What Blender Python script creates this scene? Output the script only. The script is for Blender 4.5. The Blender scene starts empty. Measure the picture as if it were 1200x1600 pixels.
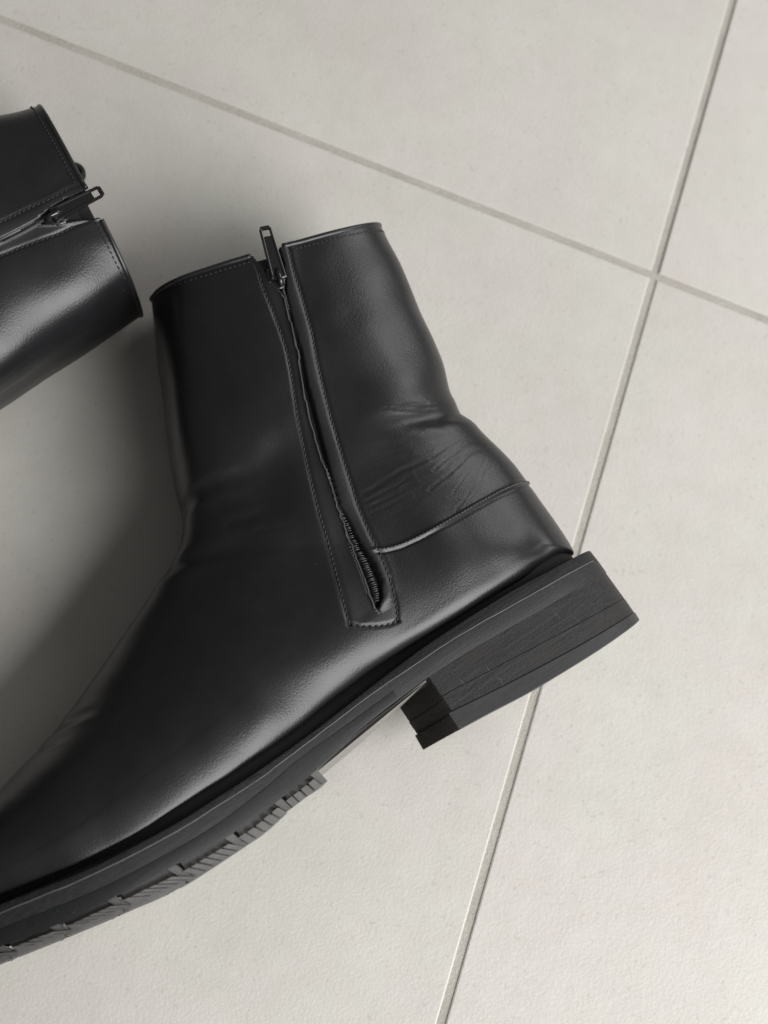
import bpy, bmesh, math, random
import numpy as np
from mathutils import Matrix, Vector

scene = bpy.context.scene
random.seed(4)

# ------------------------------------------------------------------ camera
cam_d = bpy.data.cameras.new('camera'); cam = bpy.data.objects.new('camera', cam_d)
scene.collection.objects.link(cam); scene.camera = cam
cam_d.sensor_fit = 'VERTICAL'; cam_d.sensor_height = 36; cam_d.lens = 54.09
cam_d.clip_start = .02; cam_d.clip_end = 60
cam.matrix_world = Matrix(((0.9801509, -0.05738745, -0.18976538, 0),
                           (0.0, 0.95718834, -0.28946586, 0),
                           (0.19825292, 0.28372022, 0.93818901, .645), (0, 0, 0, 1)))
cam_d.dof.use_dof = True; cam_d.dof.focus_distance = .60; cam_d.dof.aperture_fstop = 9.0

# ------------------------------------------------------------------ light: a big window low on the right, a dim room
world = bpy.data.worlds.new('World'); scene.world = world; world.use_nodes = True
bg = world.node_tree.nodes['Background']
bg.inputs[0].default_value = (1, .992, .975, 1); bg.inputs[1].default_value = 0.135
def area(name, az, el, dist, sx, sy, power, col):
    d = bpy.data.lights.new(name, 'AREA'); d.shape = 'RECTANGLE'; d.size = sx; d.size_y = sy
    d.energy = power; d.color = col
    o = bpy.data.objects.new(name, d); scene.collection.objects.link(o)
    t = Vector((.10, .18, .03)); a, e = math.radians(az), math.radians(el)
    o.location = t + dist*Vector((math.cos(a)*math.cos(e), math.sin(a)*math.cos(e), math.sin(e)))
    o.rotation_euler = (t - o.location).to_track_quat('-Z', 'Y').to_euler()
    return o
area('window_light', -38, 39, 1.9, 1.6, 1.6, 66, (1, 1, 1))
area('side_window_light', 42, 34, 2.4, 1.1, 1.1, 13, (1, 1, 1))
scene.view_settings.view_transform = 'Standard'; scene.view_settings.look = 'None'
scene.view_settings.exposure = 0.0; scene.view_settings.gamma = 1
scene.view_settings.use_curve_mapping = False
scene.render.engine = 'CYCLES'

# ------------------------------------------------------------------ materials
def mat(name):
    m = bpy.data.materials.new(name); m.use_nodes = True
    nt = m.node_tree; b = nt.nodes['Principled BSDF']
    return m, nt, b
def nd(nt, kind, **kw):
    n = nt.nodes.new(kind)
    for k, v in kw.items():
        if k in n.inputs: n.inputs[k].default_value = v
        else: setattr(n, k, v)
    return n
def coords(nt, scale=(1, 1, 1), loc=(0, 0, 0)):
    tc = nt.nodes.new('ShaderNodeTexCoord'); mp = nt.nodes.new('ShaderNodeMapping')
    mp.inputs['Scale'].default_value = scale; mp.inputs['Location'].default_value = loc
    nt.links.new(tc.outputs['Object'], mp.inputs['Vector']); return mp.outputs[0]
def noise(nt, vec, scale, detail=4, rough=.55):
    n = nd(nt, 'ShaderNodeTexNoise'); n.inputs['Scale'].default_value = scale
    n.inputs['Detail'].default_value = detail; n.inputs['Roughness'].default_value = rough
    nt.links.new(vec, n.inputs['Vector']); return n.outputs['Fac']
def ramp(nt, fac, stops):
    r = nt.nodes.new('ShaderNodeValToRGB'); el = r.color_ramp.elements
    while len(el) < len(stops): el.new(.5)
    for e, (p, c) in zip(el, stops):
        e.position = p; e.color = (*c, 1) if len(c) == 3 else c
    nt.links.new(fac, r.inputs[0]); return r.outputs[0]
def math_(nt, op, a, b=None):
    n = nt.nodes.new('ShaderNodeMath'); n.operation = op
    for i, x in enumerate((a, b)):
        if x is None: continue
        if isinstance(x, (int, float)): n.inputs[i].default_value = x
        else: nt.links.new(x, n.inputs[i])
    return n.outputs[0]
def mixc(nt, fac, a, b):
    n = nt.nodes.new('ShaderNodeMix'); n.data_type = 'RGBA'
    for sock, x in ((n.inputs[0], fac), (n.inputs[6], a), (n.inputs[7], b)):
        if isinstance(x, (int, float)): sock.default_value = x
        elif isinstance(x, tuple): sock.default_value = (*x, 1)
        else: nt.links.new(x, sock)
    return n.outputs[2]
def bump(nt, h, strength, dist, prev=None):
    n = nt.nodes.new('ShaderNodeBump'); n.inputs['Strength'].default_value = strength
    n.inputs['Distance'].default_value = dist; nt.links.new(h, n.inputs['Height'])
    if prev is not None: nt.links.new(prev, n.inputs['Normal'])
    return n.outputs[0]

def leather(name, base=(.0092, .0092, .0102), r0=.27, r1=.40, grain=1.0):
    m, nt, b = mat(name); v = coords(nt)
    vo = nd(nt, 'ShaderNodeTexVoronoi', feature='F1'); vo.inputs['Scale'].default_value = 1250
    wv = nt.nodes.new('ShaderNodeVectorMath'); wv.operation = 'ADD'
    ns = nd(nt, 'ShaderNodeTexNoise'); ns.inputs['Scale'].default_value = 260; ns.inputs['Detail'].default_value = 1
    sc = nt.nodes.new('ShaderNodeVectorMath'); sc.operation = 'SCALE'; sc.inputs['Scale'].default_value = .0016
    nt.links.new(v, ns.inputs['Vector']); nt.links.new(ns.outputs['Color'], sc.inputs[0])
    nt.links.new(v, wv.inputs[0]); nt.links.new(sc.outputs[0], wv.inputs[1]); nt.links.new(wv.outputs[0], vo.inputs['Vector'])
    fine = noise(nt, v, 1900, 1, .6)
    amt = ramp(nt, noise(nt, v, 34, 1), [(.3, (.35,)*3), (.7, (1,)*3)])
    h = math_(nt, 'ADD', math_(nt, 'MULTIPLY', math_(nt, 'SUBTRACT', 1, vo.outputs['Distance']), amt), math_(nt, 'MULTIPLY', fine, .5))
    n1 = bump(nt, h, .21*grain, .00024)
    n2 = bump(nt, noise(nt, v, 150, 2), .04, .0006, n1)
    nt.links.new(n2, b.inputs['Normal'])
    dust = ramp(nt, noise(nt, v, 55, 4, .65), [(.42, (0, 0, 0)), (.75, (1, 1, 1))])
    nt.links.new(mixc(nt, math_(nt, 'MULTIPLY', dust, .35), base, tuple(2.1*c for c in base)), b.inputs['Base Color'])
    dv = nd(nt, 'ShaderNodeTexVoronoi', feature='F1'); dv.inputs['Scale'].default_value = 75; nt.links.new(v, dv.inputs['Vector'])
    sr = nt.nodes.new('ShaderNodeSeparateColor'); nt.links.new(dv.outputs['Color'], sr.inputs[0])
    dot = math_(nt, 'MULTIPLY', math_(nt, 'LESS_THAN', dv.outputs['Distance'], .017), math_(nt, 'GREATER_THAN', sr.outputs[0], .72))
    src = b.inputs['Base Color'].links[0].from_socket
    nt.links.new(mixc(nt, math_(nt, 'MULTIPLY', dot, .8), src, (.22, .21, .20)), b.inputs['Base Color'])
    rr = nt.nodes.new('ShaderNodeMapRange'); rr.inputs[3].default_value = r0; rr.inputs[4].default_value = r1
    nt.links.new(noise(nt, v, 42, 4, .65), rr.inputs[0]); nt.links.new(rr.outputs[0], b.inputs['Roughness'])
    b.inputs['Specular IOR Level'].default_value = .5
    return m
def edge_mat(name, dark, light, rough, streak=1.0, warm=None):
    """sole edge: dressed leather or rubber with streaks along the sole (local x)"""
    m, nt, b = mat(name)
    st = noise(nt, coords(nt, (16, 900, 900)), 1, 5, .7)
    sp = noise(nt, coords(nt), 1500, 3, .7)
    big = noise(nt, coords(nt), 60, 4, .6)
    f = math_(nt, 'ADD', math_(nt, 'MULTIPLY', st, .55), math_(nt, 'MULTIPLY', sp, .45))
    col = mixc(nt, ramp(nt, f, [(.38, (0,)*3), (.64, (1,)*3)]), dark, light)
    if warm: col = mixc(nt, ramp(nt, big, [(.5, (0,)*3), (.72, (1,)*3)]), col, warm)
    spk = ramp(nt, noise(nt, coords(nt), 900, 2, .5), [(.735, (0,)*3), (.77, (1,)*3)])
    col = mixc(nt, math_(nt, 'MULTIPLY', spk, .35), col, (.16, .155, .15))
    nt.links.new(col, b.inputs['Base Color']); b.inputs['Roughness'].default_value = rough; b.inputs['Specular IOR Level'].default_value = .38
    n1 = bump(nt, st, .30*streak, .0004); n2 = bump(nt, sp, .4*streak, .0003, n1)
    nt.links.new(n2, b.inputs['Normal']); return m
def plain(name, col, rough, metallic=0, spec=.5, nscale=None, nstr=.2, ndist=.0003, vary=0.0):
    m, nt, b = mat(name); b.inputs['Roughness'].default_value = rough; b.inputs['Metallic'].default_value = metallic
    b.inputs['Specular IOR Level'].default_value = spec; b.inputs['Base Color'].default_value = (*col, 1)
    v = coords(nt)
    if vary:
        nt.links.new(mixc(nt, noise(nt, v, 120, 5, .65), tuple(c*(1-vary) for c in col), tuple(c*(1+vary) for c in col)), b.inputs['Base Color'])
    if nscale: nt.links.new(bump(nt, noise(nt, v, nscale, 4, .65), nstr, ndist), b.inputs['Normal'])
    return m

M_LEATHER = leather('black_leather')
M_FACING = leather('black_leather_turned_edge', (.014, .014, .015), .32, .42, .9)
M_BIND = leather('black_leather_binding', (.013, .013, .014), .26, .36, .5)
M_RAW = plain('raw_leather_edge', (.060, .052, .046), .7, nscale=900, nstr=.4, vary=.4)
M_THREAD = plain('black_thread', (.014, .014, .015), .6, nscale=3000, nstr=.4)
M_LINING = plain('black_lining', (.012, .011, .010), .75, nscale=500)
M_TAPE = plain('zip_tape', (.009, .009, .010), .8, nscale=1600, nstr=.6)
M_TEETH = plain('zip_coil', (.022, .022, .024), .28)
M_METAL = plain('black_enamelled_metal', (.010, .010, .011), .16, spec=.7, nscale=400, nstr=.08)
M_WORN = plain('worn_metal_edge', (.42, .41, .40), .3, metallic=1, nscale=700, nstr=.2, vary=.3)
M_RAND = plain('black_rand', (.006, .006, .006), .7)
M_WELT = edge_mat('welt_edge', (.0035, .0035, .0037), (.024, .024, .0245), .6, 1.5)
M_MID = edge_mat('midsole_edge', (.010, .0102, .0106), (.026, .0265, .0275), .55, .8)
M_OUT = edge_mat('outsole_edge', (.006, .0062, .0066), (.014, .0145, .0155), .5, .4)
M_STACK = edge_mat('stacked_heel_edge', (.006, .0061, .0066), (.034, .0345, .036), .58, 1.15, (.026, .0225, .020))
M_TOPP = edge_mat('heel_top_piece_rubber', (.025, .025, .0252), (.041, .0412, .0416), .50, .35)
M_BREAST = edge_mat('heel_breast', (.006, .0052, .0048), (.030, .0245, .021), .85, 1.8)
M_LUG = plain('dusty_tread_rubber', (.125, .122, .116), .62, nscale=700, nstr=.35, vary=.5)
M_LUGBASE = plain('tread_base_rubber', (.050, .046, .040), .7, nscale=700, nstr=.5, vary=.5)
M_SHANK = plain('sole_waist_wear_and_sheen', (.20, .192, .178), .6, nscale=260, nstr=.25, vary=.25)  # pale from dust and wear, plus grazing window sheen painted into the colour
M_LINE = plain('scuffed_seam', (.11, .11, .108), .6, nscale=900, nstr=.4, vary=.6)

def tile_material():
    m, nt, b = mat('porcelain_tile')
    oi = nt.nodes.new('ShaderNodeObjectInfo'); tc = nt.nodes.new('ShaderNodeTexCoord')
    va = nt.nodes.new('ShaderNodeVectorMath'); va.operation = 'ADD'
    sh = nt.nodes.new('ShaderNodeVectorMath'); sh.operation = 'SCALE'; sh.inputs[0].default_value = (3.1, 1.7, 2.3)
    nt.links.new(oi.outputs['Random'], sh.inputs['Scale'])
    nt.links.new(tc.outputs['Object'], va.inputs[0]); nt.links.new(sh.outputs[0], va.inputs[1]); v = va.outputs[0]
    cloud = noise(nt, v, 9, 4, .62); mid = noise(nt, v, 70, 3, .6); fine = noise(nt, v, 620, 2, .6)
    f = math_(nt, 'ADD', math_(nt, 'ADD', math_(nt, 'MULTIPLY', cloud, .5), math_(nt, 'MULTIPLY', mid, .3)), math_(nt, 'MULTIPLY', fine, .2))
    col = ramp(nt, f, [(.34, (.490, .468, .433)), (.50, (.522, .502, .468)), (.66, (.554, .536, .502))])
    tint = ramp(nt, noise(nt, v, 14, 3, .6), [(.38, (.985, 1.0, .970)), (.62, (1.0, .976, .972))])
    mm = nt.nodes.new('ShaderNodeMix'); mm.data_type = 'RGBA'; mm.blend_type = 'MULTIPLY'; mm.inputs[0].default_value = 1
    nt.links.new(col, mm.inputs[6]); nt.links.new(tint, mm.inputs[7]); col = mm.outputs[2]
    spk = ramp(nt, noise(nt, v, 420, 0, .5), [(.762, (0,)*3), (.785, (1,)*3)])
    col = mixc(nt, math_(nt, 'MULTIPLY', spk, .22), col, (.30, .27, .23))
    tv = nt.nodes.new('ShaderNodeHueSaturation'); nt.links.new(math_(nt, 'ADD', math_(nt, 'MULTIPLY', oi.outputs['Random'], .05), .975), tv.inputs['Value'])
    nt.links.new(col, tv.inputs['Color']); col = tv.outputs[0]
    nt.links.new(col, b.inputs['Base Color'])
    rr = nt.nodes.new('ShaderNodeMapRange'); rr.inputs[3].default_value = .37; rr.inputs[4].default_value = .50
    nt.links.new(mid, rr.inputs[0]); nt.links.new(rr.outputs[0], b.inputs['Roughness'])
    n1 = bump(nt, noise(nt, v, 700, 2, .6), .30, .0005); n2 = bump(nt, noise(nt, v, 130, 1), .12, .0008, n1)
    nt.links.new(n2, b.inputs['Normal']); return m
def grout_material():
    m, nt, b = mat('grout'); v = coords(nt)
    f = noise(nt, v, 900, 4, .7); g = noise(nt, v, 40, 4)
    col = ramp(nt, math_(nt, 'ADD', math_(nt, 'MULTIPLY', f, .5), math_(nt, 'MULTIPLY', g, .5)), [(.35, (.345, .320, .280)), (.65, (.460, .434, .388))])
    nt.links.new(col, b.inputs['Base Color']); b.inputs['Roughness'].default_value = .85
    nt.links.new(bump(nt, f, .7, .0008), b.inputs['Normal']); return m
M_TILE = tile_material(); M_GROUT = grout_material()

# ------------------------------------------------------------------ scene helpers
def obj(name, verts, faces, m, parent=None, smoothed=True, normals=None):
    me = bpy.data.meshes.new(name)
    if isinstance(faces, np.ndarray):
        nf, k = faces.shape
        me.vertices.add(len(verts)); me.vertices.foreach_set('co', np.asarray(verts, np.float32).ravel())
        me.loops.add(nf*k); me.loops.foreach_set('vertex_index', faces.astype(np.int32).ravel())
        me.polygons.add(nf); me.polygons.foreach_set('loop_start', np.arange(0, nf*k, k, dtype=np.int32))
        me.update(calc_edges=True); me.validate()
    else:
        me.from_pydata([tuple(map(float, v)) for v in verts], [], [tuple(map(int, f)) for f in faces]); me.update()
    me.materials.append(m)
    me.polygons.foreach_set('use_smooth', np.full(len(me.polygons), smoothed))
    if normals is not None and len(me.vertices) == len(normals):
        me.normals_split_custom_set_from_vertices([tuple(n) for n in normals])
    o = bpy.data.objects.new(name, me); scene.collection.objects.link(o)
    if parent: o.parent = parent
    return o
class MB:
    """collects simple shapes into one mesh"""
    def __init__(self): self.v = []; self.f = []
    def add(self, verts, faces):
        n = len(self.v); self.v += [tuple(p) for p in verts]; self.f += [tuple(i + n for i in q) for q in faces]
    def hexa(self, c8):   # 4 bottom corners then 4 top corners
        self.add(c8, [(3, 2, 1, 0), (4, 5, 6, 7), (0, 1, 5, 4), (1, 2, 6, 5), (2, 3, 7, 6), (3, 0, 4, 7)])
    def tube(self, pts, r, n=8, closed=False, flat=None):
        p = np.asarray(pts, float); k = len(p); rr = np.broadcast_to(np.asarray(r, float), (k,))
        tg = np.gradient(p, axis=0) if not closed else np.roll(p, -1, 0) - np.roll(p, 1, 0)
        tg /= np.maximum(np.linalg.norm(tg, axis=1, keepdims=True), 1e-9)
        ref = np.array([0, 0, 1.]) if abs(tg[0][2]) < .9 else np.array([0, 1., 0])
        V = []
        for i in range(k):
            a = np.cross(tg[i], ref); a /= max(np.linalg.norm(a), 1e-9); b = np.cross(a, tg[i]); ref = b
            for j in range(n):
                q = 2*math.pi*j/n; V.append(p[i] + rr[i]*(math.cos(q)*a + math.sin(q)*b*(flat or 1)))
        F = []
        for i in range(k if closed else k-1):
            i2 = (i+1) % k
            F += [(i*n+j, i*n+(j+1) % n, i2*n+(j+1) % n, i2*n+j) for j in range(n)]
        if not closed: F += [tuple(range(n))[::-1], tuple(range((k-1)*n, k*n))]
        self.add(V, F)
    def build(self, name, m, parent, smoothed=True): return obj(name, self.v, self.f, m, parent, smoothed)
def tag(o, label=None, cat=None, group=None, kind=None):
    for k, x in (('label', label), ('category', cat), ('group', group), ('kind', kind)):
        if x: o[k] = x
    return o

# ------------------------------------------------------------------ the tiled floor
def build_floor():
    ang = math.radians(-17.75); cx, cy = (0.2650, 0.3277)
    floor = obj('floor', [(-1.6, -1.6, -.0008), (1.6, -1.6, -.0008), (1.6, 1.6, -.0008), (-1.6, 1.6, -.0008)], [(0, 1, 2, 3)], M_GROUT, None, False)
    floor.location = (cx, cy, 0); floor.rotation_euler = (0, 0, ang); tag(floor, kind='structure')
    size, gap, b = .60, .0036, .0006
    bm = bmesh.new(); h = (size - gap)/2
    rows = [(h, -.009), (h, -b), (h - .35*b, -.35*b), (h - b*1.3, 0)]
    rings = [[bm.verts.new((sx*r, sy*r, z)) for sx, sy in ((-1, -1), (1, -1), (1, 1), (-1, 1))] for r, z in rows]
    for a, c in zip(rings, rings[1:]):
        for j in range(4): bm.faces.new((a[j], a[(j+1) % 4], c[(j+1) % 4], c[j]))
    bm.faces.new(rings[-1]); me = bpy.data.meshes.new('tile'); bm.to_mesh(me); bm.free(); me.materials.append(M_TILE)
    for f in me.polygons: f.use_smooth = False
    rnd = random.Random(3)
    for i in (-2, -1, 0, 1):
        for j in (-2, -1, 0, 1):
            o = bpy.data.objects.new('tile', me); scene.collection.objects.link(o); o.parent = floor
            o.location = ((i+.5)*size, (j+.5)*size, rnd.uniform(-.00015, .00015))
build_floor()


# ------------------------------------------------------------------ small maths
def pchip(x, y, xs):
    """monotone cubic through (x, y); y may have several columns"""
    x = np.asarray(x, float); y = np.asarray(y, float); xs = np.asarray(xs, float)
    if y.ndim == 1: return pchip(x, y[:, None], xs)[..., 0]
    h = np.diff(x)[:, None]; d = np.diff(y, axis=0) / h
    m = np.zeros_like(y)
    s = d[:-1] * d[1:] > 0
    w1 = 2*h[1:] + h[:-1]; w2 = h[1:] + 2*h[:-1]
    with np.errstate(divide='ignore', invalid='ignore'):
        hm = (w1 + w2) / (w1/d[:-1] + w2/d[1:])
    m[1:-1] = np.where(s, hm, 0); m[0] = d[0]; m[-1] = d[-1]
    i = np.clip(np.searchsorted(x, xs) - 1, 0, len(x) - 2)
    hh = h[i]; t = ((xs - x[i]) / hh[..., 0])[..., None]
    return ((2*t**3 - 3*t**2 + 1)*y[i] + (t**3 - 2*t**2 + t)*hh*m[i]
            + (-2*t**3 + 3*t**2)*y[i+1] + (t**3 - t**2)*hh*m[i+1])

def smooth(a, b, x):
    t = np.clip((x - a) / (b - a), 0, 1); return t*t*(3 - 2*t)

def catmull(pts, n, closed=False):
    p = np.asarray(pts, float); k = len(p); out = []
    seg = k if closed else k - 1
    for i in range(seg):
        if closed: a, b, c, d = p[i-1], p[i], p[(i+1) % k], p[(i+2) % k]
        else: a, b, c, d = p[max(i-1, 0)], p[i], p[i+1], p[min(i+2, k-1)]
        t = np.linspace(0, 1, n, endpoint=False)[:, None]
        out.append(.5*(2*b + (c-a)*t + (2*a-5*b+4*c-d)*t**2 + (3*b-a-3*c+d)*t**3))
    out = np.vstack(out)
    return out if closed else np.vstack([out, p[-1:]])

def resample(p, n, closed=False):
    q = np.vstack([p, p[:1]]) if closed else p
    L = np.r_[0, np.cumsum(np.linalg.norm(np.diff(q, axis=0), axis=1))]
    u = np.linspace(0, L[-1], n + 1 if closed else n)
    r = np.column_stack([np.interp(u, L, q[:, j]) for j in range(q.shape[1])])
    return r[:-1] if closed else r

def polydist(s, t, line):
    """distance from the points to a polyline, and the fraction along it"""
    line = np.asarray(line, float)
    best = np.full(s.shape, 1e9); par = np.zeros(s.shape); sgn = np.zeros(s.shape)
    L = np.r_[0, np.cumsum(np.linalg.norm(np.diff(line, axis=0), axis=1))]
    for i in range(len(line) - 1):
        a, b = line[i], line[i+1]; d = b - a; l2 = d @ d
        k = np.clip(((s-a[0])*d[0] + (t-a[1])*d[1]) / l2, 0, 1)
        dx = s - a[0] - k*d[0]; dy = t - a[1] - k*d[1]
        q = np.hypot(dx, dy); m = q < best
        best = np.where(m, q, best); par = np.where(m, (L[i] + k*(L[i+1]-L[i]))/L[-1], par)
        sgn = np.where(m, np.sign(d[0]*dy - d[1]*dx), sgn)
    return best, par, sgn

def vnoise(x, y, seed=0):
    """smooth value noise in two dimensions, about -1..1"""
    r = np.random.RandomState(seed).rand(64, 64)*2 - 1
    xi = np.floor(x).astype(int); yi = np.floor(y).astype(int); fx = x-xi; fy = y-yi
    fx = fx*fx*(3-2*fx); fy = fy*fy*(3-2*fy)
    g = lambda a, b: r[a % 64, b % 64]
    return (g(xi, yi)*(1-fx) + g(xi+1, yi)*fx)*(1-fy) + (g(xi, yi+1)*(1-fx) + g(xi+1, yi+1)*fx)*fy

# ------------------------------------------------------------------ the boot, in millimetres
# s: heel -> toe along the sole, t: sole -> top of the shaft, w: lateral (-) -> medial (+)
PLAN = [(-13,0),(-10.5,14),(-1,26),(15,31.5),(40,33),(70,31.5),(100,30),(130,33),(165,41),(195,45.5),(225,44),
        (255,35),(280,21),(293,8),(296,-5),(291,-19),(275,-33),(250,-43),(215,-49),(180,-49),(140,-43),
        (100,-37),(60,-34),(30,-33),(3,-27),(-9.5,-15)]
PLAN_C = catmull(PLAN, 24, True)
_top = int(np.argmax(PLAN_C[:, 0])); _bot = int(np.argmin(PLAN_C[:, 0]))
_r = np.roll(PLAN_C, -_bot, axis=0); _k = int(np.argmax(_r[:, 0]))
MED = _r[:_k+1]; LAT = _r[_k:][::-1]
def med_w(s): return np.interp(s, MED[:, 0], MED[:, 1])
def lat_w(s):
    o = np.argsort(LAT[:, 0]); return np.interp(s, LAT[o, 0], LAT[o, 1])

# key sections of the upper: front point, back point, medial and lateral half widths, roundness, peak
KEYS = [
 # F s,t        B s,t        Wm  Wl   eF   eB   peak
 ( 77.6,202,   -19.3,180,    35, 39, .37, .36, .50),
 ( 87,184,     -15.8,160,      36, 40, .37, .36, .50),
 ( 97.5,163,   -11.4,136,      37, 41, .37, .36, .50),
 (108,143,      -7.0,112,      37, 42, .37, .36, .50),
 (117,123,      -0.4, 91,    36, 42, .42, .39, .50),
 (121,113,      -3, 75,      36, 42, .50, .42, .52),
 (127,105,      -7.5, 54,    36, 42, .60, .49, .54),
 (134, 99.5,    -8, 32,      36, 42, .68, .60, .57),
 (139, 97,      -5.5, 13.5,  36, 42, .72, .68, .60),
 (144, 95,       2, 13.3,    36, 42, .76, .74, .62),
 (151, 91.5,    15, 14.5,    36, 43, .78, .80, .63),
 (163, 86,      45, 16.5,    36, 43, .78, .84, .64),
 (187, 75,     100, 17.5,    38, 44, .80, .86, .65),
 (212, 65,     150, 13.8,    42, 46, .80, .84, .66),
 (237, 58,     200, 13.6,    44, 47, .80, .78, .68),
 (262, 51,     245, 20,      37, 42, .78, .70, .70),
 (279, 41,     274, 27,      22, 31, .75, .60, .70),
 (288, 36,     286, 30,      10, 20, .75, .55, .68),
]
INSET = 3.0
def upper_grid(nv=620, nm=300, nl=90, flat=1.0, slim=0.0, dip=.31):
    """base surface of the upper [nv, nm+nl-2, 3]: each row runs front -> medial side -> back or sole -> lateral side"""
    K = np.array(KEYS, float)
    mid = .5*(K[:, 0:2] + K[:, 2:4])
    L = np.r_[0, np.cumsum(np.linalg.norm(np.diff(mid, axis=0), axis=1) + .5*np.linalg.norm(np.diff(K[:, 2:4], axis=0), axis=1))]
    v = np.linspace(0, L[-1], nv)
    Q = pchip(L, K, v)
    F, B, Wm, Wl, eF, eB, pk = Q[:, 0:2], Q[:, 2:4], Q[:, 4], Q[:, 5], Q[:, 6]*flat, Q[:, 7]*flat, Q[:, 8]
    F = F + (B - F)*(slim*(1 - smooth(L[4], L[8], v)))[:, None]
    bs = B[:, 0]; cup = 25.5*np.clip(1 - ((28 - np.minimum(bs, 28))/33.5)**2, 0, 1)**.8      # the rounded heel cup
    on_sole = v >= L[8]
    wfm = np.where(on_sole, np.minimum(med_w(bs) - INSET, np.where(bs < 28, cup, 25.5 + np.maximum(bs - 28, 0)*.2)), 0)
    wfl = np.where(on_sole, np.minimum(-lat_w(bs) - INSET, np.where(bs < 28, cup, 25.5 + np.maximum(bs - 28, 0)*.2)), 0)
    def run(a, h):
        i = np.arange(len(a)); k = np.minimum(np.minimum(i, len(a)-1-i), h); c = np.r_[0, np.cumsum(a)]
        return (c[i+k+1] - c[i-k])/(2*k+1)
    h = int(nv*.028)
    wfm, wfl = (run(run(np.maximum(a, 0), h), h) for a in (wfm, wfl))
    def side(W, wf, n):
        ph = np.linspace(0, np.pi, n)[None, :]
        c = np.cos(ph); sn = np.clip(np.sin(ph), 0, 1)
        u = np.where(ph <= np.pi/2, pk[:, None]*(1-c), pk[:, None] + (1-pk[:, None])*(-c))
        W = np.maximum(W, wf + .5)
        w1 = W[:, None]*sn**(1.5*eF[:, None])
        w2 = wf[:, None] + (W-wf)[:, None]*sn**(1.5*eB[:, None])
        w = np.where(ph <= np.pi/2, w1, w2)
        st = F[:, None, :]*(1-u[..., None]) + B[:, None, :]*u[..., None]
        return np.concatenate([st, w[..., None]], axis=2)
    m = side(Wm, wfm, nm); l = side(Wl, wfl, nl); l[..., 2] *= -1
    def soften(w, k):       # running mean across and along the side, fading out towards its borders
        n = w.shape[1]; j = np.arange(n); h = np.minimum(np.minimum(j, n-1-j), k)
        c = np.cumsum(np.concatenate([np.zeros((w.shape[0], 1)), w], axis=1), axis=1)
        w = (c[:, j+h+1] - c[:, j-h])/(2*h+1)
        i = np.arange(w.shape[0]); h = np.minimum(np.minimum(i, w.shape[0]-1-i), k)
        c = np.cumsum(np.concatenate([np.zeros((1, n)), w], axis=0), axis=0)
        return (c[i+h+1] - c[i-h])/(2*h+1)[:, None]
    for _ in range(2):
        m[..., 2] = soften(m[..., 2], nm//16); l[..., 2] = soften(l[..., 2], nl//16)
    P = np.concatenate([m, l[:, ::-1]], axis=1)
    P[..., 1] -= dip*P[..., 2]*(1 - smooth(0, L[4], v))[:, None]   # the collar dips on the medial side
    return smooth_heel(P, nm)

def smooth_heel(P, nm):
    """even out the side of the heel cup where sections from the shaft and from the foot meet"""
    Q = P[:, :nm]; m = (Q[..., 1] < 85) & (Q[..., 0] < 125) & (Q[..., 0] > -12)
    gs, gt = 150, 100; si = np.clip(np.round(Q[..., 0][m] + 15).astype(int), 0, gs-1); ti = np.clip(np.round(Q[..., 1][m]).astype(int), 0, gt-1)
    W = np.zeros((gs, gt)); C = np.zeros((gs, gt)); np.add.at(W, (si, ti), Q[..., 2][m]); np.add.at(C, (si, ti), 1)
    A = np.where(C > 0, W/np.maximum(C, 1), 0); K = (C > 0).astype(float)
    x = np.arange(-18, 19); g = np.exp(-.5*(x/5.5)**2); g /= g.sum()
    def blur(a):
        a = np.apply_along_axis(lambda r: np.convolve(r, g, 'same'), 0, a); return np.apply_along_axis(lambda r: np.convolve(r, g, 'same'), 1, a)
    B = blur(A)/np.maximum(blur(K), 1e-3)
    fs = np.clip(Q[..., 0] + 15, 0, gs-1.001); ft = np.clip(Q[..., 1], 0, gt-1.001)
    i, j = fs.astype(int), ft.astype(int); u, v = fs-i, ft-j
    S = (B[i, j]*(1-u) + B[i+1, j]*u)*(1-v) + (B[i, j+1]*(1-u) + B[i+1, j+1]*u)*v
    mask = smooth(17, 24, Q[..., 1])*(1-smooth(52, 68, Q[..., 1]))*smooth(4, 14, Q[..., 0])*(1-smooth(75, 105, Q[..., 0]))
    Q[..., 2] += mask*(S - Q[..., 2]); return P

def grid_normals(P):
    dv = np.gradient(P, axis=0)
    du = np.roll(P, -1, axis=1) - np.roll(P, 1, axis=1)
    n = np.cross(dv, du); ln = np.linalg.norm(n, axis=2, keepdims=True)
    return n/np.maximum(ln, 1e-9)

# lines on the medial side of the upper (s, t)
ZIP_L = [(44.4,186),(44.6,176),(44.7,170),(43.9,162),(47.9,151.5),(53,138.4),(59.2,126),(63.2,116.3),(68.2,100.8),(72,86.4),(75.4,76.2),(78.7,63.3),(82,51.4),(84.5,42.3),(86,35)]
ZIP_R = [(32.5,186),(35.5,176),(38.6,169.6),(43.1,162),(47.2,151.5),(51.8,138.4),(57.2,126),(60.9,115),(66.4,99.7),(71,87.3),(74.4,77.3),(75.1,68.6),(76.5,58.9),(76.8,50.9),(78.2,44.1),(81.2,38.5),(85.6,35)]
ST_L = [(44.6,185),(46.6,177),(49,169.6),(51,160.6),(53.3,151.8),(56.3,142.2),(60.1,133.3),(67,118.7),(71.9,106.3),(76.8,94.3),(82.4,79.5),(86.4,66.9),(91.7,53.2),(96,42.1),(98,36.2)]
ST_B = [(98,36.2),(94.6,33.2),(89.4,30),(84.7,28),(81.3,27.4)]
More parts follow.
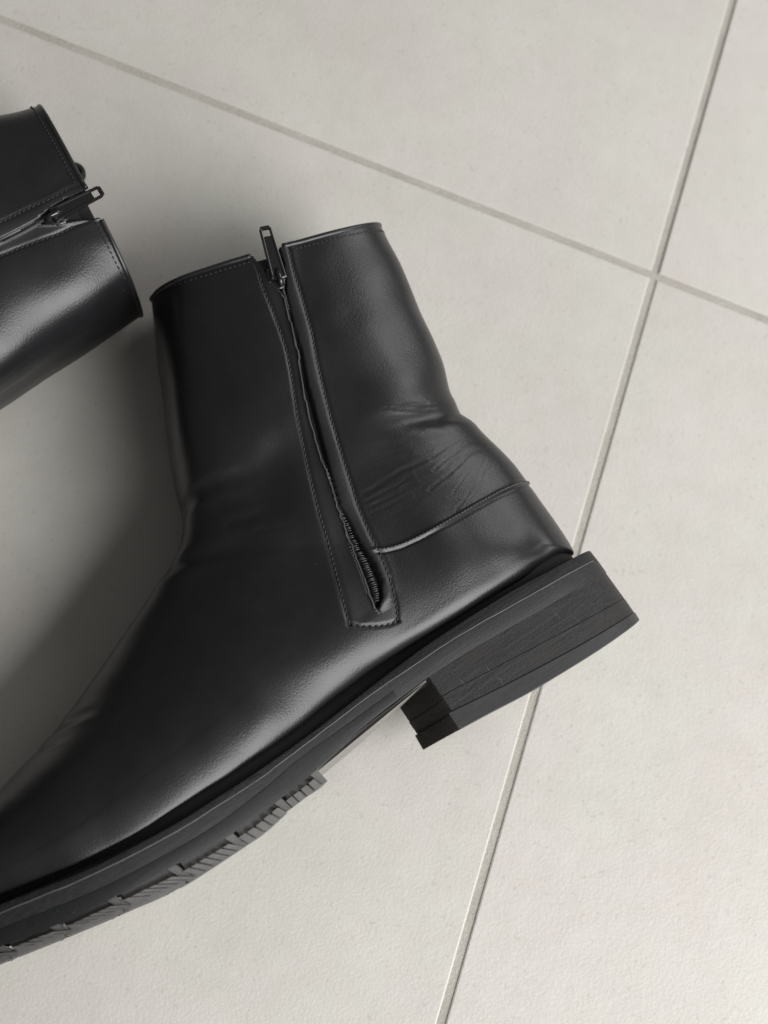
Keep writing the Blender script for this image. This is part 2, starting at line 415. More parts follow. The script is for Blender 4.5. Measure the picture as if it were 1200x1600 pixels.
ST_R = [(29,186),(31,178.1),(34.3,170.4),(37.3,160.4),(40.8,150.7),(43.8,142.6),(48.4,132.5),(53.4,119.7),(57.9,106.9),(62.1,93.9),(65.2,83.5),(68.4,73.4),(70.7,62.8),(72,54.2),(73.9,46.1),(76.2,38.5),(78.5,32.5),(81.3,27.4)]
COUNTER = [(73.5,55),(70.2,53.1),(63.9,51.2),(54.2,49.9),(42.1,49.2),(28.7,49.1),(14.4,48.9),(4.3,48.4),(-6.9,47.7),(-14,47.5)]

def ziplines(t):
    zl = np.array(ZIP_L)[::-1]; zr = np.array(ZIP_R)[::-1]
    return np.interp(t, zl[:, 1], zl[:, 0]), np.interp(t, zr[:, 1], zr[:, 0])

CREASES = [  # line, depth, half width
 ([(-3,87.2),(6,87.5),(18.2,88.6),(29.5,92.4),(40,96.3),(52,100.5)], 1.5, 3.6),
 ([(34,99.5),(26,95.5),(16,92.5),(4,91.5)], .55, .9),
 ([(38,101.6),(28,98.3),(17,95.5)], .45, .8),
 ([(64.2,76.8),(54.8,76.5),(42.7,76),(29.9,75.1),(16,76.8),(1.8,78.2)], .8, 1.3),
 ([(65.5,73.6),(56,72.6),(46,72.4),(38,73.2)], .65, .9),
 ([(66.3,71.0),(55,69.6),(44,69.0)], .6, .8),
 ([(66.8,68.3),(58,66.9),(50,66.6)], .45, .8),
 ([(40,64),(29.3,65.9),(17,68.6),(6,70.1),(-1,71)], .8, 1.1),
 ([(34,70),(24,71.5),(12,73.6),(4,74.5)], .6, .9),
 ([(36,51.2),(27,55.2),(19.7,59.1),(10,63.5),(3,67)], .5, .8),
 ([(28,53),(19,56),(11,59.6),(4,64)], .4, .7),
 ([(33,57.5),(25,61),(16,64.4),(8,66.6)], .4, .7),
 ([(122,114.5),(115,114.2),(107,112.2),(99,108.6),(92,104)], 1.2, 2.8),
 ([(140,97.6),(131,94.3),(124,90.6),(115,85.2),(106,80.5)], 1.1, 3.0),
 ([(112,96),(102,92),(94,88.5)], .7, 2.2),
 ([(106,87),(98,83),(91,79.5)], .45, 1.3),
 ([(212,67),(201.2,64.5),(190,61)], 1.0, 2.0),
 ([(224,64),(213,61),(204,57)], .6, 1.6),
]

def disp(s, t, w):
    """relief of the medial side in millimetres: zip slit, turned edges, seams, creases, soft unevenness"""
    d = np.zeros(s.shape); m = smooth(-2, 3, w)
    # broad soft shape
    d += (.8*vnoise(s/26 + 3, t/26, 1) + .3*vnoise(s/12, t/12 + 7, 2))*smooth(4, 24, w)
    d += 1.7*np.exp(-(((s-26)/20)**2 + ((t-104)/11)**2))*smooth(2, 20, w)            # swelling above the ankle crease
    d -= 2.2*np.exp(-(((s-92)/24)**2 + ((t-104)/13)**2))           # hollow in front of the ankle
    d += 1.2*np.exp(-(((s-100)/26)**2 + ((t-76)/12)**2))
    for k, (ln, dep, wid) in enumerate(CREASES):
        if wid < 1.4: dep, wid = .34*dep, .7*wid
        wob = .55*vnoise(s/5 + 11*k, t/5, 5)
        q, par, sg = polydist(s + wob, t + wob, ln)
        fade = smooth(0, .2, par + .12)*(1 - smooth(.45, 1, par))
        x = q*np.where(sg == 0, 1, sg)/wid
        d += fade*.55*dep*(-np.exp(-x*x) + .45*np.exp(-((np.abs(x)-1.7)/.9)**2))
    # fine wrinkling round the ankle
    area = np.exp(-(((s-38)/34)**2 + ((t-70)/17)**2)) + .7*np.exp(-(((s-22)/20)**2 + ((t-94)/7)**2)) + .5*np.exp(-(((s-118)/16)**2 + ((t-98)/12)**2))
    ww = 1 - np.abs(vnoise(s/7.5 + .5*vnoise(s/5, t/5, 9), t/2.1 - s/14, 8))
    d += .10*area*(ww**2 - .4)
    # seam of the heel counter
    q, par, sg = polydist(s, t, COUNTER)
    inside = (s < 74)
    d += inside*(.5*np.exp(-((q*sg - (-.5))/.65)**2) - .4*np.exp(-((q*sg - .9)/.6)**2) + 0)
    # rows of stitching press the leather in
    for ln in (ST_L, ST_B, ST_R):
        q, par, sg = polydist(s, t, ln); d -= .55*np.exp(-(q/.75)**2)
    # turned edges beside the slit
    zl, zr = ziplines(t); run = smooth(32.5, 37, t)
    dl = (s - zl)*.93; dr = (zr - s)*.93
    ql, pl, _ = polydist(s, t, ST_L); qr, pr, _ = polydist(s, t, ST_R)
    d += run*np.where((dr > 0) & (dr < 14), .75*np.exp(-((dr-2.2)/3.4)**2), 0)
    d += run*np.where((dl > 0) & (dl < 14), -.5*np.exp(-((dl-4)/4.5)**2) + .5*np.exp(-((dl-.3)/.5)**2), 0)
    wid = np.maximum(zl - zr, .9); c = .5*(zl + zr)
    e = np.abs(s - c)*.93 - .5*wid*.93
    dep = 2.6 + 3.5*smooth(158, 178, t)
    d -= run*dep*(1 - smooth(-.75, .12, e))
    return d*m

# ------------------------------------------------------------------ building a boot
def flex_fn(P, a):
    """bend the shaft backwards over the ankle by a radians"""
    P = np.array(P, float)
    if not a: return P
    wt = smooth(70, 125, P[..., 1])*a; c, s_ = np.cos(wt), np.sin(wt)
    x = P[..., 0]-60; y = P[..., 1]-85
    P[..., 0] = 60 + c*x - s_*y; P[..., 1] = 85 + s_*x + c*y
    return P

A_TOP = [(-16,10.6),(2,11),(41,13.4),(70,14),(97,12.9),(115,11.4),(140,9.6),(165,8.6),(185,8.6),(217,11),(257,19.5),(300,30)]
A_BOT = [(-16,5.4),(0,6.2),(32,8),(70,10.2),(95,10.2),(120,8.9),(140,7.4),(165,6),(187,6.1),(218,8.8),(258,17),(300,27.5)]
C_TOP = [(92,6.9),(124,5.4),(138,4.9),(160,2.4),(182,.9),(216,3.3),(261,12.8),(300,23)]
BOT = [(-16,-.6),(0,-.4),(35,1.1),(69,3.2),(82,3.4),(100,2.5),(113,1.6),(126,.2),(140,-2.1),(160,-3.9),(179,-4.6),(206,-2.2),(237,1.6),(264,8),(300,17)]
LUGB = [(138,-8),(155,-9),(174,-11.3),(196,-11.2),(217,-7.9),(242,-2.8),(267,3.1),(300,12)]
HEELB = [(-16,-24.6),(11,-24.8),(48,-23.4),(84,-19.8),(90,-19.5)]
LIFT1 = [(-16,-14.2),(20,-11.7),(50,-8.7),(90,-4.6)]
LIFT2 = [(-16,-21),(20,-19.2),(50,-16.4),(90,-11.2)]
SCRATCHES = [[(61.3,-5.2),(61.5,-9.2),(59.9,-13.4),(61.3,-17.4)], [(73,-3.5),(72.6,-7.5)], [(26,-2.6),(25.4,-6)]]
def tab(T, s):
    a = np.array(T, float); return pchip(a[:, 0], a[:, 1], np.clip(s, a[0, 0], a[-1, 0]))
TWIST = [(-16,0),(80,0),(110,.03),(128,.026),(140,.012),(150,-.04),(300,-.04)]
def twist(s): return tab(TWIST, np.asarray(s, float))
def plan_loop(n, off=0.0):
    p = resample(PLAN_C, n, True)
    tg = np.roll(p, -1, 0) - np.roll(p, 1, 0); tg /= np.linalg.norm(tg, axis=1, keepdims=True)
    nrm = np.column_stack([tg[:, 1], -tg[:, 0]])
    if ((p + nrm - p.mean(0))**2).sum() < ((p - nrm - p.mean(0))**2).sum(): nrm = -nrm
    return p + nrm*off, nrm
def heel_loop(n, off=0.0, grow=0.0):
    """sole outline behind the heel breast, the breast hollowed"""
    p, _ = plan_loop(420, off); p = np.column_stack([p[:, 0], np.where(p[:, 1] < 0, .84*p[:, 1], p[:, 1])])
    fr = lambda w: 75.5 + grow + 7.5*np.minimum(np.abs(w)/np.where(w < 0, 26, 30), 1)**2
    q = p[p[:, 0] < fr(p[:, 1])]
    # order from lateral breast corner round the back to the medial corner
    k = np.argmax(np.linalg.norm(np.diff(np.vstack([q, q[:1]]), axis=0), axis=1)); q = np.roll(q, -(k+1), axis=0)
    a, b = q[-1, 1], q[0, 1]; ww = np.linspace(a, b, 26)[1:-1]
    back = resample(q, n - 24)
    return np.vstack([back, np.column_stack([fr(ww), ww])]), n - 24
def slab(rows, tw=True):
    """rows: list of (loop [n,2], t [n]) from top to bottom -> verts, faces with end caps"""
    n = len(rows[0][0]); V = []
    for lp, t in rows:
        tt = t - (twist(lp[:, 0])*(med_w(lp[:, 0]) - lp[:, 1]) if tw else 0)
        V.append(np.column_stack([lp[:, 0], tt, lp[:, 1]]))
    V = np.vstack(V); F = []
    for r in range(len(rows)-1):
        F += [(r*n+j, r*n+(j+1) % n, (r+1)*n+(j+1) % n, (r+1)*n+j) for j in range(n)]
    F += [tuple(range(n))[::-1], tuple(range((len(rows)-1)*n, len(rows)*n))]
    return V, F

def build_boot(name, label, cat, group, O, S, T, W, zbase, flex=0.0, zip_drop=0.0, tab_loop=False, wob_seed=0, res=1.0, flat=1.0, slim=0.0, dip=.31):
    S, T, W = (np.array(x, float) for x in (S, T, W)); O = np.array(O, float)
    left = np.dot(np.cross(S, T), W) < 0
    ax = np.column_stack([S, T, -W if left else W])
    root = bpy.data.objects.new(name, None); scene.collection.objects.link(root)
    base = O + S*.11 + T*.06; base[2] = zbase
    M = Matrix.Identity(4)
    for i in range(3):
        for j in range(3): M[i][j] = ax[i, j]
        M[i][3] = base[i]
    root.matrix_world = M; root.empty_display_size = .03
    tag(root, label, cat, group)
    off = ax.T @ (O - base)*1000
    def X(P):
        """boot millimetres -> metres in the root's frame"""
        P = flex_fn(P, flex)
        Q = P.copy()
        if left: Q[..., 2] *= -1
        return (Q + off)/1000
    def put(nm, V, F, m, parent=root, sm=True, nrm=None):
        return obj(nm, X(V), F, m, parent, sm, nrm)
    def putmb(nm, mb, m, parent=root, sm=True): return put(nm, np.array(mb.v), mb.f, m, parent, sm)

    # ---- upper: one relief grid cut into its panels
    nm, nl = int(300*res), int(90*res)
    P0 = upper_grid(int(620*res), nm, nl, flat, slim, dip)
    N0 = grid_normals(P0)
    if (N0*(P0 - P0.mean(axis=1, keepdims=True))).sum() < 0: N0 = -N0
    d = np.zeros(P0.shape[:2]); d[:, :nm] = disp(P0[:, :nm, 0], P0[:, :nm, 1], P0[:, :nm, 2])
    if wob_seed: d[:, :nm] += .7*vnoise(P0[:, :nm, 0]/24 + wob_seed, P0[:, :nm, 1]/24, 20 + wob_seed)*smooth(0, 6, P0[:, :nm, 2])
    d[:, nm:] = (.5*vnoise(P0[:, nm:, 0]/22, P0[:, nm:, 1]/22, 31))*smooth(0, 6, -P0[:, nm:, 2])
    P = P0 + N0*d[..., None]
    P[:, 0] = P[:, -1] = .5*(P[:, 0] + P[:, -1])
    nv, nc = P.shape[:2]
    XP = X(P); NX = grid_normals(XP)
    if (NX*(XP - XP.mean(axis=1, keepdims=True))).sum() < 0: NX = -NX
    av = NX[:, 0] + NX[:, -1]; av /= np.maximum(np.linalg.norm(av, axis=1, keepdims=True), 1e-9); NX[:, 0] = NX[:, -1] = av
    av = NX[:, nm-1] + NX[:, nm]; ok = P0[:, nm-1, 2] < .5
    av /= np.maximum(np.linalg.norm(av, axis=1, keepdims=True), 1e-9); NX[ok, nm-1] = av[ok]; NX[ok, nm] = av[ok]
    ii, jj = np.meshgrid(np.arange(nv-1), np.arange(nc-1), indexing='ij')
    q = np.stack([ii*nc+jj, ii*nc+jj+1, (ii+1)*nc+jj+1, (ii+1)*nc+jj], -1).reshape(-1, 4)
    cen = P0.reshape(-1, 3)[q].mean(1)
    fn = np.cross(XP.reshape(-1, 3)[q[:, 2]] - XP.reshape(-1, 3)[q[:, 0]], XP.reshape(-1, 3)[q[:, 3]] - XP.reshape(-1, 3)[q[:, 1]])
    if (fn*NX.reshape(-1, 3)[q[:, 0]]).sum() < 0: q = q[:, ::-1]
    cs, ct, cw = cen.T
    stl = np.array(ST_L)[::-1]; strr = np.array(ST_R)[::-1]
    sb = np.array(ST_B)[::-1]
    in_zip = (cw > 0) & (ct > np.interp(cs, sb[:, 0], sb[:, 1])) & (cs < np.interp(ct, stl[:, 1], stl[:, 0])) & (cs > np.interp(ct, strr[:, 1], strr[:, 0]))
    cc = np.array(COUNTER)[::-1]
    in_cnt = (~in_zip) & (ct < np.interp(cs, cc[:, 0], cc[:, 1]) - .4) & (cs < np.where(cw > 0, 73 + .28*(49 - ct), 80)) & (cs < 90)
    V = P.reshape(-1, 3); NN = NX.reshape(-1, 3)
    def panel(nm_, mask, m, parent=root):
        qq = q[mask]; used, inv = np.unique(qq, return_inverse=True)
        return put(nm_, V[used], inv.reshape(-1, 4), m, parent, True, NN[used])
    upper = panel('upper', ~in_zip & ~in_cnt, M_LEATHER)
    panel('heel_counter', in_cnt, M_LEATHER)
    facing = panel('zip_facing', in_zip, M_FACING)

    # look-up of points and normals on the medial side
    A0 = P0[:, :nm].reshape(-1, 3); A1 = P[:, :nm].reshape(-1, 3); AN = N0[:, :nm].reshape(-1, 3)
    keep = A0[:, 2] > 1; A0, A1, AN = A0[keep], A1[keep], AN[keep]
    def on(s, t):
        i = int(np.argmin((A0[:, 0]-s)**2 + (A0[:, 1]-t)**2)); return A1[i], AN[i]

    # ---- lining inside the open shaft
    rows = []
    k = int(nv*.02)
    for r, (dv, ins) in enumerate(((0, .9), (0, 2.4), (int(nv*.1), 3.2), (int(nv*.22), 3.4), (int(nv*.33), 6))):
        rows.append(P[dv] - N0[dv]*ins)
    L = np.vstack(rows); F = [(r*nc+j, r*nc+(j+1) % nc, (r+1)*nc+(j+1) % nc, (r+1)*nc+j) for r in range(len(rows)-1) for j in range(nc)]
    put('lining', L, F, M_LINING, upper)

    # ---- binding round the collar, open at the zip
    top = P[0]; tn = N0[0]
    zi = [j for j in range(nm) if 32.3 < P0[0, j, 0] < 45.0 and P0[0, j, 2] > 20]
    order = list(range(max(zi)+1, nc-1)) + list(range(0, min(zi)))
    path = np.array([top[j] - tn[j]*.5 + np.array([0, .4, 0]) for j in order][::2])
    keepi = np.r_[True, np.linalg.norm(np.diff(path, axis=0), axis=1) > .05]; path = path[keepi]
    mb = MB(); mb.tube(path, 1.2, 10); putmb('collar_binding', mb, M_BIND)

    # ---- stitching
    def stitches(mb, line, pitch, ln, r, lift=.05, skew=.25, jit=.15):
        p = catmull(np.array(line, float), 10); L_ = np.linalg.norm(np.diff(p, axis=0), axis=1).sum()
        c = resample(p, max(2, int(L_/pitch)+1))
        for i in range(len(c)-1):
            a, b = c[i], c[i+1]; m_ = .5*(a+b); dr = (b-a)/max(np.linalg.norm(b-a), 1e-6)
            dr = dr + skew*np.array([-dr[1], dr[0]]) + np.random.uniform(-jit, jit, 2); dr /= np.linalg.norm(dr)
            e0 = m_ - dr*ln/2; e1 = m_ + dr*ln/2
            p0, n0 = on(*e0); p1, n1 = on(*e1); pm, nmn = on(*m_)
            z0 = np.array([e0[0], e0[1], p0[2]]); z1 = np.array([e1[0], e1[1], p1[2]]); zm = np.array([m_[0], m_[1], pm[2]])
            mb.tube([z0 - n0*.25, z0*.65 + zm*.35 + nmn*(lift+.25*r), zm + nmn*(lift+.5*r), z1*.65 + zm*.35 + nmn*(lift+.25*r), z1 - n1*.25], [r*.6, r, r, r, r*.6], 6)
    np.random.seed(7 + wob_seed)
    mb = MB()
    for ln in (ST_L, ST_B, ST_R): stitches(mb, [p_ for p_ in ln if p_[1] < 178.5], 2.15, 1.75, .34)
    tag(putmb('zip_stitching', mb, M_THREAD, facing), kind='stuff')
    mb = MB()
    jj_ = [j for j in range(12, nm-12) if not (30 < P0[0, j, 0] < 46.5)]
    for part in (([j for j in jj_ if P0[0, j, 0] > 46]), ([j for j in jj_ if P0[0, j, 0] < 31])):
        ln = [(P0[0, j, 0] - .9, P0[0, j, 1] - 2.7) for j in part][::4]
        if len(ln) > 3: stitches(mb, ln, 1.9, 1.4, .27, skew=.1)
    tag(putmb('collar_stitching', mb, M_THREAD, upper), kind='stuff')
    mb = MB(); stitches(mb, [(a, b + .5) for a, b in COUNTER[:-1]], 1.55, 1.3, .36, lift=.45, skew=.15)
    tag(putmb('counter_stitching', mb, M_SEAM, upper), kind='stuff')

    # ---- zip: raw edge of the front flap, tape, coil teeth, slider and puller
    def zl_path(side, t0, t1, n, dd, lift):
        out = []
        for t in np.linspace(t0, t1, n):
            a, b = ziplines(np.array(t)); s = (a + dd) if side == 'L' else (b + dd)
            p_, n_ = on(s, t); out.append(p_ + n_*lift)
        return np.array(out)
    mb = MB(); pp = zl_path('L', 164, 36, 90, .55, -.05); pp[:, 0] += .05*vnoise(pp[:, 1]/2.2, pp[:, 1]*0, 3)
    mb.tube(pp, .36 + .07*vnoise(pp[:, 1]/3.1, pp[:, 1]*0 + 4, 6), 6); putmb('raw_edge', mb, M_RAW, facing)
    ctr = []
    for t in np.linspace(180, 37, 110):
        a, b = ziplines(np.array(t)); s = .5*(a+b); w_ = max(a-b, .9)
        p_, n_ = on(s + 6, t); p2, n2 = on(s - 6, t); ctr.append((.5*(p_+p2), .5*(n_+n2), w_, t))
    mb = MB(); V_ = []; 
    for c, n_, w_, t in ctr:
        hw = .5*w_ + 1.2
        V_ += [c - n_*2.3 + np.array([-hw, -.28*hw, 0]), c - n_*2.0, c - n_*2.3 + np.array([hw, .28*hw, 0])]
    mb.add(V_, [(3*i+j, 3*i+j+1, 3*i+j+4, 3*i+j+3) for i in range(len(ctr)-1) for j in (0, 1)])
    zipper = putmb('zipper', mb, M_TAPE)
    mb = MB()
    for i in range(0, 150):
        t = 79 - i*.29
        if t < 37.5: break
        a, b = ziplines(np.array(t)); s = .5*(a+b)
        p_, n_ = on(s + 6, t); p2, n2 = on(s - 6, t); c = .5*(p_+p2); n_ = .5*(n_+n2)
        if i % 3 == 0:
            sg = 1 if (i//3) % 2 else -1
            jx = random.uniform(-.15, .15)
            o_ = np.array([.15 + jx, 0, 0])
            mb.tube([c + o_ - n_*1.3 + np.array([-1.5, -.45 + .2*sg, 0]), c + o_ - n_*.75 + np.array([-.7, -.2, 0]), c + o_ - n_*.7 + np.array([.7, .2, 0]), c + o_ - n_*1.3 + np.array([1.5, .45 - .2*sg, 0])], .30, 6)
    for i in range(0, 40):   # coil where the slit opens below the slider
        t = 178 - i*.55; a, b = ziplines(np.array(t)); 
        for s in ((a - 1.2, b + 1.2) if a - b > 3 else (.5*(a+b),)):
            p_, n_ = on(s + (5 if s > .5*(a+b) else -5), t)
            c = np.array([s, t, p_[2]]); mb.tube([c - n_*1.9 + np.array([-1, -.2, 0]), c - n_*1.1, c - n_*1.9 + np.array([1, .2, 0])], .36, 6)
    tag(putmb('zipper_teeth', mb, M_TEETH, zipper), kind='stuff')
    # slider: a shield-shaped body with a bridge, lying at the head of the slit
    st = 170.5; a, b = ziplines(np.array(st)); sc_ = 41.6
    pc, nc_ = on(sc_ + 7, st); c0 = np.array([sc_, st, pc[2] - .2]); ey = np.array([-.30, .954, 0.]); ex = np.array([.954, .30, 0.]); ez = np.array([0, 0, 1.])
    def plate(mb, outline, z0, z1, rim=.35):
        n = len(outline); o_ = np.array(outline, float); cm = o_.mean(0)
        V_ = []
        for sc2, z in ((.93, z0), (1, z0+rim), (1, z1-rim), (.92, z1)):
            for p_ in o_:
                q_ = cm + (p_-cm)*sc2; V_.append(c0 + ex*q_[0] + ey*q_[1] + ez*z)
        F_ = [(r*n+j, r*n+(j+1) % n, (r+1)*n+(j+1) % n, (r+1)*n+j) for r in range(3) for j in range(n)]
        F_ += [tuple(range(n))[::-1], tuple(range(3*n, 4*n))]; mb.add(V_, F_)
    mb = MB()
    body = [(-1.6,-5.2),(1.6,-5.2),(2.5,-3.2),(4.3,-.2),(4.5,2.4),(3.2,4.4),(1.3,3.0),(0,2.4),(-1.3,3.0),(-3.2,4.4),(-4.5,2.4),(-4.3,-.2),(-2.5,-3.2)]
    plate(mb, body, .4, 1.9); plate(mb, body, -2.6, -1.4)
    for sx in (-3.7, 3.7):   # flanges
        mb.hexa([c0 + ex*(sx-.5) + ey*-1.5 + ez*-.2, c0 + ex*(sx+.5) + ey*-1.5 + ez*-.2, c0 + ex*(sx+.5) + ey*2.8 + ez*-.2, c0 + ex*(sx-.5) + ey*2.8 + ez*-.2,
                 c0 + ex*(sx-.5) + ey*-1.5 + ez*1.5, c0 + ex*(sx+.5) + ey*-1.5 + ez*1.5, c0 + ex*(sx+.5) + ey*2.8 + ez*1.5, c0 + ex*(sx-.5) + ey*2.8 + ez*1.5])
    mb.tube([c0 + ey*y + ez*z for y, z in ((-3.9, 1.4), (-3.7, 3.0), (-2.4, 4.0), (.6, 4.1), (2.2, 3.5), (2.6, 1.6))], [.9, 1.0, 1.1, 1.1, 1.0, .9], 8)
    slider = putmb('zip_slider', mb, M_METAL, zipper)
    # puller: tapered bar with a slot near its end, hinged under the bridge
    def bar(mb, y0, y1, w0, w1, z0, z1, th, xo=0.0):
        V_ = []
        for th_ in (0, th):
            for y, w_, z in ((y0, w0, z0), (y1, w1, z1)):
                V_ += [c0 + ex*(xo-w_) + ey*y + ez*(z+th_), c0 + ex*(xo+w_) + ey*y + ez*(z+th_)]
        a_ = V_; mb.hexa([a_[0], a_[1], a_[3], a_[2], a_[4], a_[5], a_[7], a_[6]])
    mb = MB(); zz = lambda y: 2.3 + .10*(y+1)
    bar(mb, -.6, 17.0, 2.3, 1.7, zz(-1), zz(17.0), 1.1)                         # shank of the puller
    for sx in (-1, 1):                                                          # raised rails beside the slot
        V_ = []
        for dz in (-.15, 1.4):
            for y, w_ in ((-1, 2.6), (20.4, 2.0)):
                V_ += [c0 + ex*(sx*w_ - .5) + ey*y + ez*(zz(y)+dz), c0 + ex*(sx*w_ + .5) + ey*y + ez*(zz(y)+dz)]
        mb.hexa([V_[0], V_[1], V_[3], V_[2], V_[4], V_[5], V_[7], V_[6]])
    bar(mb, 19.9, 21.4, 2.3, 1.9, zz(20)-.1, zz(21.4)-.2, 1.45)
    mb.tube([c0 + ex*-3.3 + ey*-.6 + ez*2.7, c0 + ex*-1 + ey*-.9 + ez*2.8, c0 + ex*1 + ey*-.9 + ez*2.8, c0 + ex*3.3 + ey*-.6 + ez*2.7], [.7, .95, .95, .7], 8)
    puller = putmb('zip_puller', mb, M_METAL, zipper, False)
    bv = puller.modifiers.new('bevel', 'BEVEL'); bv.width = .00025; bv.segments = 2; bv.limit_method = 'ANGLE'

    # ---- sole
    n = 260
    def layer(nm_, top_t, bot_t, m, o0, o1, s_from=None, ridge=.3, parent=root):
        rows = []
        for dt, oo in ((0, o0-.35), (-.12, o0-.1), (-ridge, o0), ('b', o1), ('b2', o1-.1), ('b3', o1-.4)):
            lp, _ = plan_loop(n, oo)
            if s_from is not None: lp = np.column_stack([np.maximum(lp[:, 0], s_from), np.where(lp[:, 0] < s_from, np.clip(lp[:, 1], lat_w(s_from) - oo, med_w(s_from) + oo), lp[:, 1])])
            tt, tb = tab(top_t, lp[:, 0]), tab(bot_t, lp[:, 0])
            rows.append((lp, tb+ridge if dt == 'b' else tb+.1 if dt == 'b2' else tb if dt == 'b3' else tt+dt))
        V_, F_ = slab(rows); o = put(nm_, V_, F_, m, parent); o.data.set_sharp_from_angle(angle=math.radians(28)); return o
    lp, _ = plan_loop(n, -7.5); lq, _ = plan_loop(n, -7.8)
    V_, F_ = slab([(lp, tab(A_TOP, lp[:, 0])+7.5), (lq, tab(A_TOP, lq[:, 0])-2)]); put('rand', V_, F_, M_RAND)
    layer('welt', A_TOP, A_BOT, M_WELT, -.25, -.05)
    layer('midsole', A_BOT, BOT, M_MID, 0, 0)
    # the pale scuffed seam between welt and midsole
    lp, _ = plan_loop(n, .05); mb = MB()
    sel = lp[(lp[:, 1] > 0) & (lp[:, 0] > -6) & (lp[:, 0] < 262)]; sel = sel[np.argsort(sel[:, 0])]
    tt = tab(A_BOT, sel[:, 0]) - twist(sel[:, 0])*(med_w(sel[:, 0]) - sel[:, 1])
    mb.tube(np.column_stack([sel[:, 0], tt + .1*vnoise(sel[:, 0]/4, tt*0, 2), sel[:, 1] - .12 + .1*vnoise(sel[:, 0]/3, tt*0, 12)]), .22, 6)
    putmb('welt_seam', mb, M_LINE)
    outs = layer('outsole', C_TOP, [(a, b - .4*float(smooth(100, 125, np.array(a)))) for a, b in BOT], M_OUT, .12, .12, s_from=97)
    lp, _ = plan_loop(n, -1.4); sc = np.clip(lp[:, 0], 84, 141); lp = np.column_stack([sc, np.clip(lp[:, 1], lat_w(sc) + 1.4, med_w(sc) - 1.4)])
    V_, F_ = slab([(lp, tab(BOT, lp[:, 0])-.35), (lp, tab(BOT, lp[:, 0])-1.0)]); put('sole_waist', V_, F_, M_SHANK, root, False)
    # tread lugs along both edges of the forefoot
    for side in (1, -1):
        for (s0, s1, nr) in ((139, 154.5, 4), (156.5, 176.5, 5), (178.5, 199, 6), (201, 221.5, 6), (223.5, 242, 6), (244, 261, 5), (263, 276, 4)):
            if side < 0 and s0 < 150: continue
            mb = MB()
            edge = (lambda s: med_w(s)) if side > 0 else (lambda s: lat_w(s))
            def pt(s, inn, t):
                w_ = edge(s) - side*inn
                return np.array([s, t - twist(s)*(med_w(s)-w_), w_])
            def blk(sa, sb, in0, in1, ta, tb, sh=0.0, cut=0.0):
                # ta top, tb bottom height functions; sh slants the lower end towards the toe
                mb.hexa([pt(sa+sh, in0+cut, tb(sa)), pt(sb+sh, in0+cut, tb(sb)), pt(sb+sh, in1, tb(sb)), pt(sa+sh, in1, tb(sa)),
                         pt(sa, in0, ta(sa)), pt(sb, in0, ta(sb)), pt(sb, in1, ta(sb)), pt(sa, in1, ta(sa))])
            topf = lambda s: float(tab(BOT, np.array(s))) - .2
            botf = lambda s: float(tab(LUGB, np.array(s)))
            k_ = 6
            half = lambda s: topf(s)*.52 + botf(s)*.48
            for a_ in range(k_):
                x0 = s0 + (s1-s0)*a_/k_; x1 = s0 + (s1-s0)*(a_+1)/k_
                blk(x0, x1, 2.4, 16, topf, lambda s: half(s)-.2)          # recessed neck
                blk(x0, x1, 1.2, 16, half, botf, .5)                      # foot of the lug
            hgt = half(.5*(s0+s1)) - botf(.5*(s0+s1)); slant = -(.25 + 1.9*smooth(140, 235, .5*(s0+s1)))*hgt
            # tall wedge that closes the heel end of the lug
            xa, xb = s0 - .6, s0 + 3.4
            mb.hexa([pt(xa+slant*.35, .1, botf(xa)), pt(xa+2.2+slant*.35, .1, botf(xa)), pt(xa+2.2, 15, botf(xa)), pt(xa, 15, botf(xa)),
                     pt(xa+.6, .5, topf(xa)), pt(xb, 1.0, topf(xb)), pt(xb, 15, topf(xb)), pt(xa+.6, 15, topf(xa))])
            pitch = (s1 - s0 - 1.2)/nr
            for r in range(nr):
                x0 = s0 + 3.2 + pitch*r + random.uniform(-.12, .12); x1 = x0 + pitch*.78
                if x1 > s1 + 1.5: continue
                up_ = random.uniform(.45, .65)
                blk(x0, x1, -.35 + random.uniform(0, .2), 6, lambda s: half(s) + up_, lambda s: botf(s) - .05, slant, .0)
            putmb('tread_lug', mb, M_LUG, outs, False)
    # ---- heel
    def hl(nm_, t0, t1, m, o0, o1, grow0=0, grow1=0, parent=root, step=.2):
        rows = []
        for key, oo, g in (('t', o0-.25, grow0-.2), ('t1', o0, grow0), ('b1', o1, grow1), ('b', o1-.25, grow1-.2)):
            lp, nb_ = heel_loop(170, oo, g); tt, tb = tab(t0, lp[:, 0]), tab(t1, lp[:, 0])
            rise = .05*(31 - lp[:, 1])*np.clip((tt if key[0] == 't' else tb)/-24, 0, 1)
            rows.append((lp, rise + (tt if key == 't' else tt-step if key == 't1' else tb+step if key == 'b1' else tb)))
        V_, F_ = slab(rows, False)
        o = put(nm_, V_, F_, m, parent); o.data.set_sharp_from_angle(angle=math.radians(28)); o.data.materials.append(M_BREAST)
        for f in o.data.polygons:
            if len(f.vertices) == 4 and all((i % 170) >= nb_ - 1 or (i % 170) == 0 for i in f.vertices): f.material_index = 1
        return o
    heel = hl('heel', [(a, b+.3) for a, b in BOT], LIFT1, M_STACK, -.3, -.2)
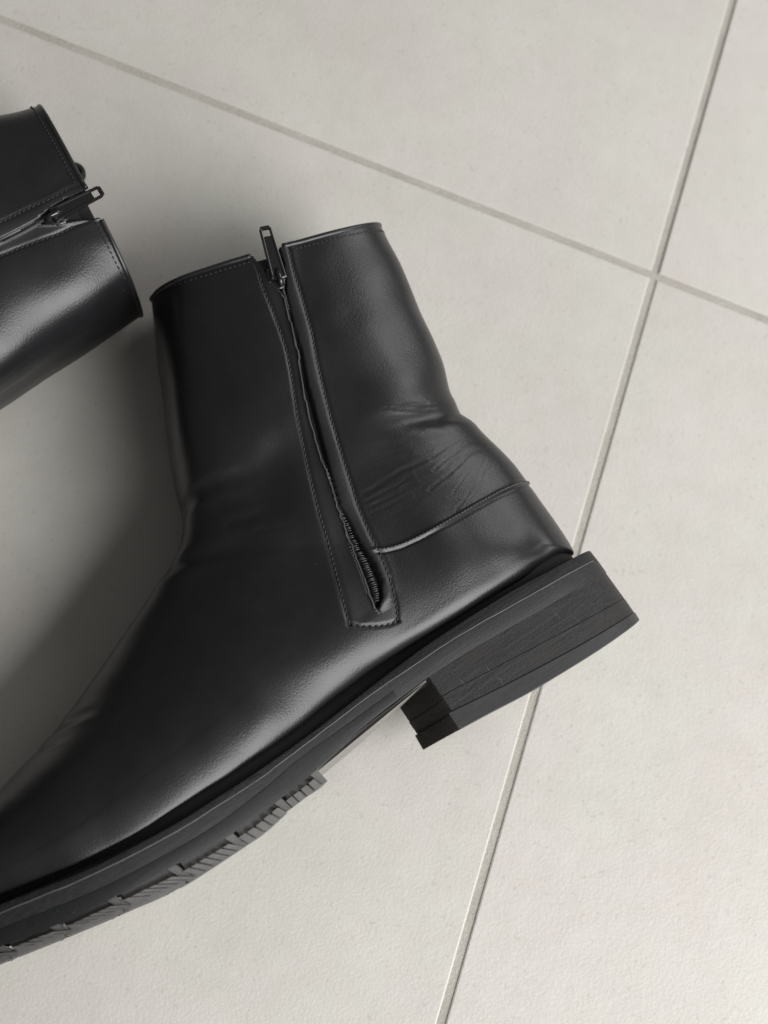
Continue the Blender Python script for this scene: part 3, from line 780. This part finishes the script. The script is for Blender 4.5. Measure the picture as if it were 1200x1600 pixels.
    hl('heel_lift', LIFT1, LIFT2, M_STACK, -.12, -.25, .3, .2, heel)
    hl('heel_top_piece', LIFT2, HEELB, M_TOPP, .05, -.1, 1.3, 1.8, heel, .35)
    for ln in ([] if tab_loop else SCRATCHES):   # pale scratches on the side of the heel
        mb = MB(); p_ = resample(catmull(np.array(ln, float), 6), 16); p_ = p_ + np.random.uniform(-.12, .12, p_.shape)
        mb.tube(np.column_stack([p_[:, 0], p_[:, 1], med_w(p_[:, 0]) - .27]), .09 + .05*np.random.rand(16), 5)
        putmb('scratch', mb, M_LINE, heel)
    if tab_loop:
        # woven pull loop standing at the back of the collar, on the far side
        mb = MB(); j0 = nm + int(nl*.22); b0 = P[0, j0]; 
        pts = [b0 + np.array([4.2*math.cos(a_)+1, 5.6*math.sin(a_)+1.6, 3.0]) for a_ in np.linspace(-.3, math.pi+.3, 15)]
        mb.tube(pts, 1.5, 8, flat=2.6); putmb('pull_loop', mb, M_TAPE)
    return root

M_SEAM = plain('seam_thread', (.045, .045, .047), .5, nscale=3000, nstr=.4)

# the boot in the middle lies on its outer side, sole towards the window
build_boot('ankle_boot', 'black leather zip ankle boot lying on its side in the middle, heel and tread showing', 'boot', 'pair of black ankle boots',
           (0.20193382, 0.1529809, 0.050), (-0.82340821, -0.56744948, 0.), (-0.56725503, 0.82312605, -0.02617695), (-0.0148541, 0.02155431, 0.99965732), 0.0)

# its partner lies to the left, only its shaft reaching into view
th = math.radians(-82); rh = math.radians(1.5)
S2 = (math.cos(th), math.sin(th), 0); T2 = (-math.sin(th)*math.cos(rh), math.cos(th)*math.cos(rh), -math.sin(rh)); W2 = (-math.sin(th)*math.sin(rh), math.cos(th)*math.sin(rh), math.cos(rh))
build_boot('ankle_boot', 'black leather ankle boot at the left edge, only its zipped shaft in view', 'boot', 'pair of black ankle boots',
           (-.1895, .2985, .043), S2, T2, W2, 0.0, flex=math.radians(8), tab_loop=True, wob_seed=3, res=.85, flat=.8, slim=.09, dip=.2)
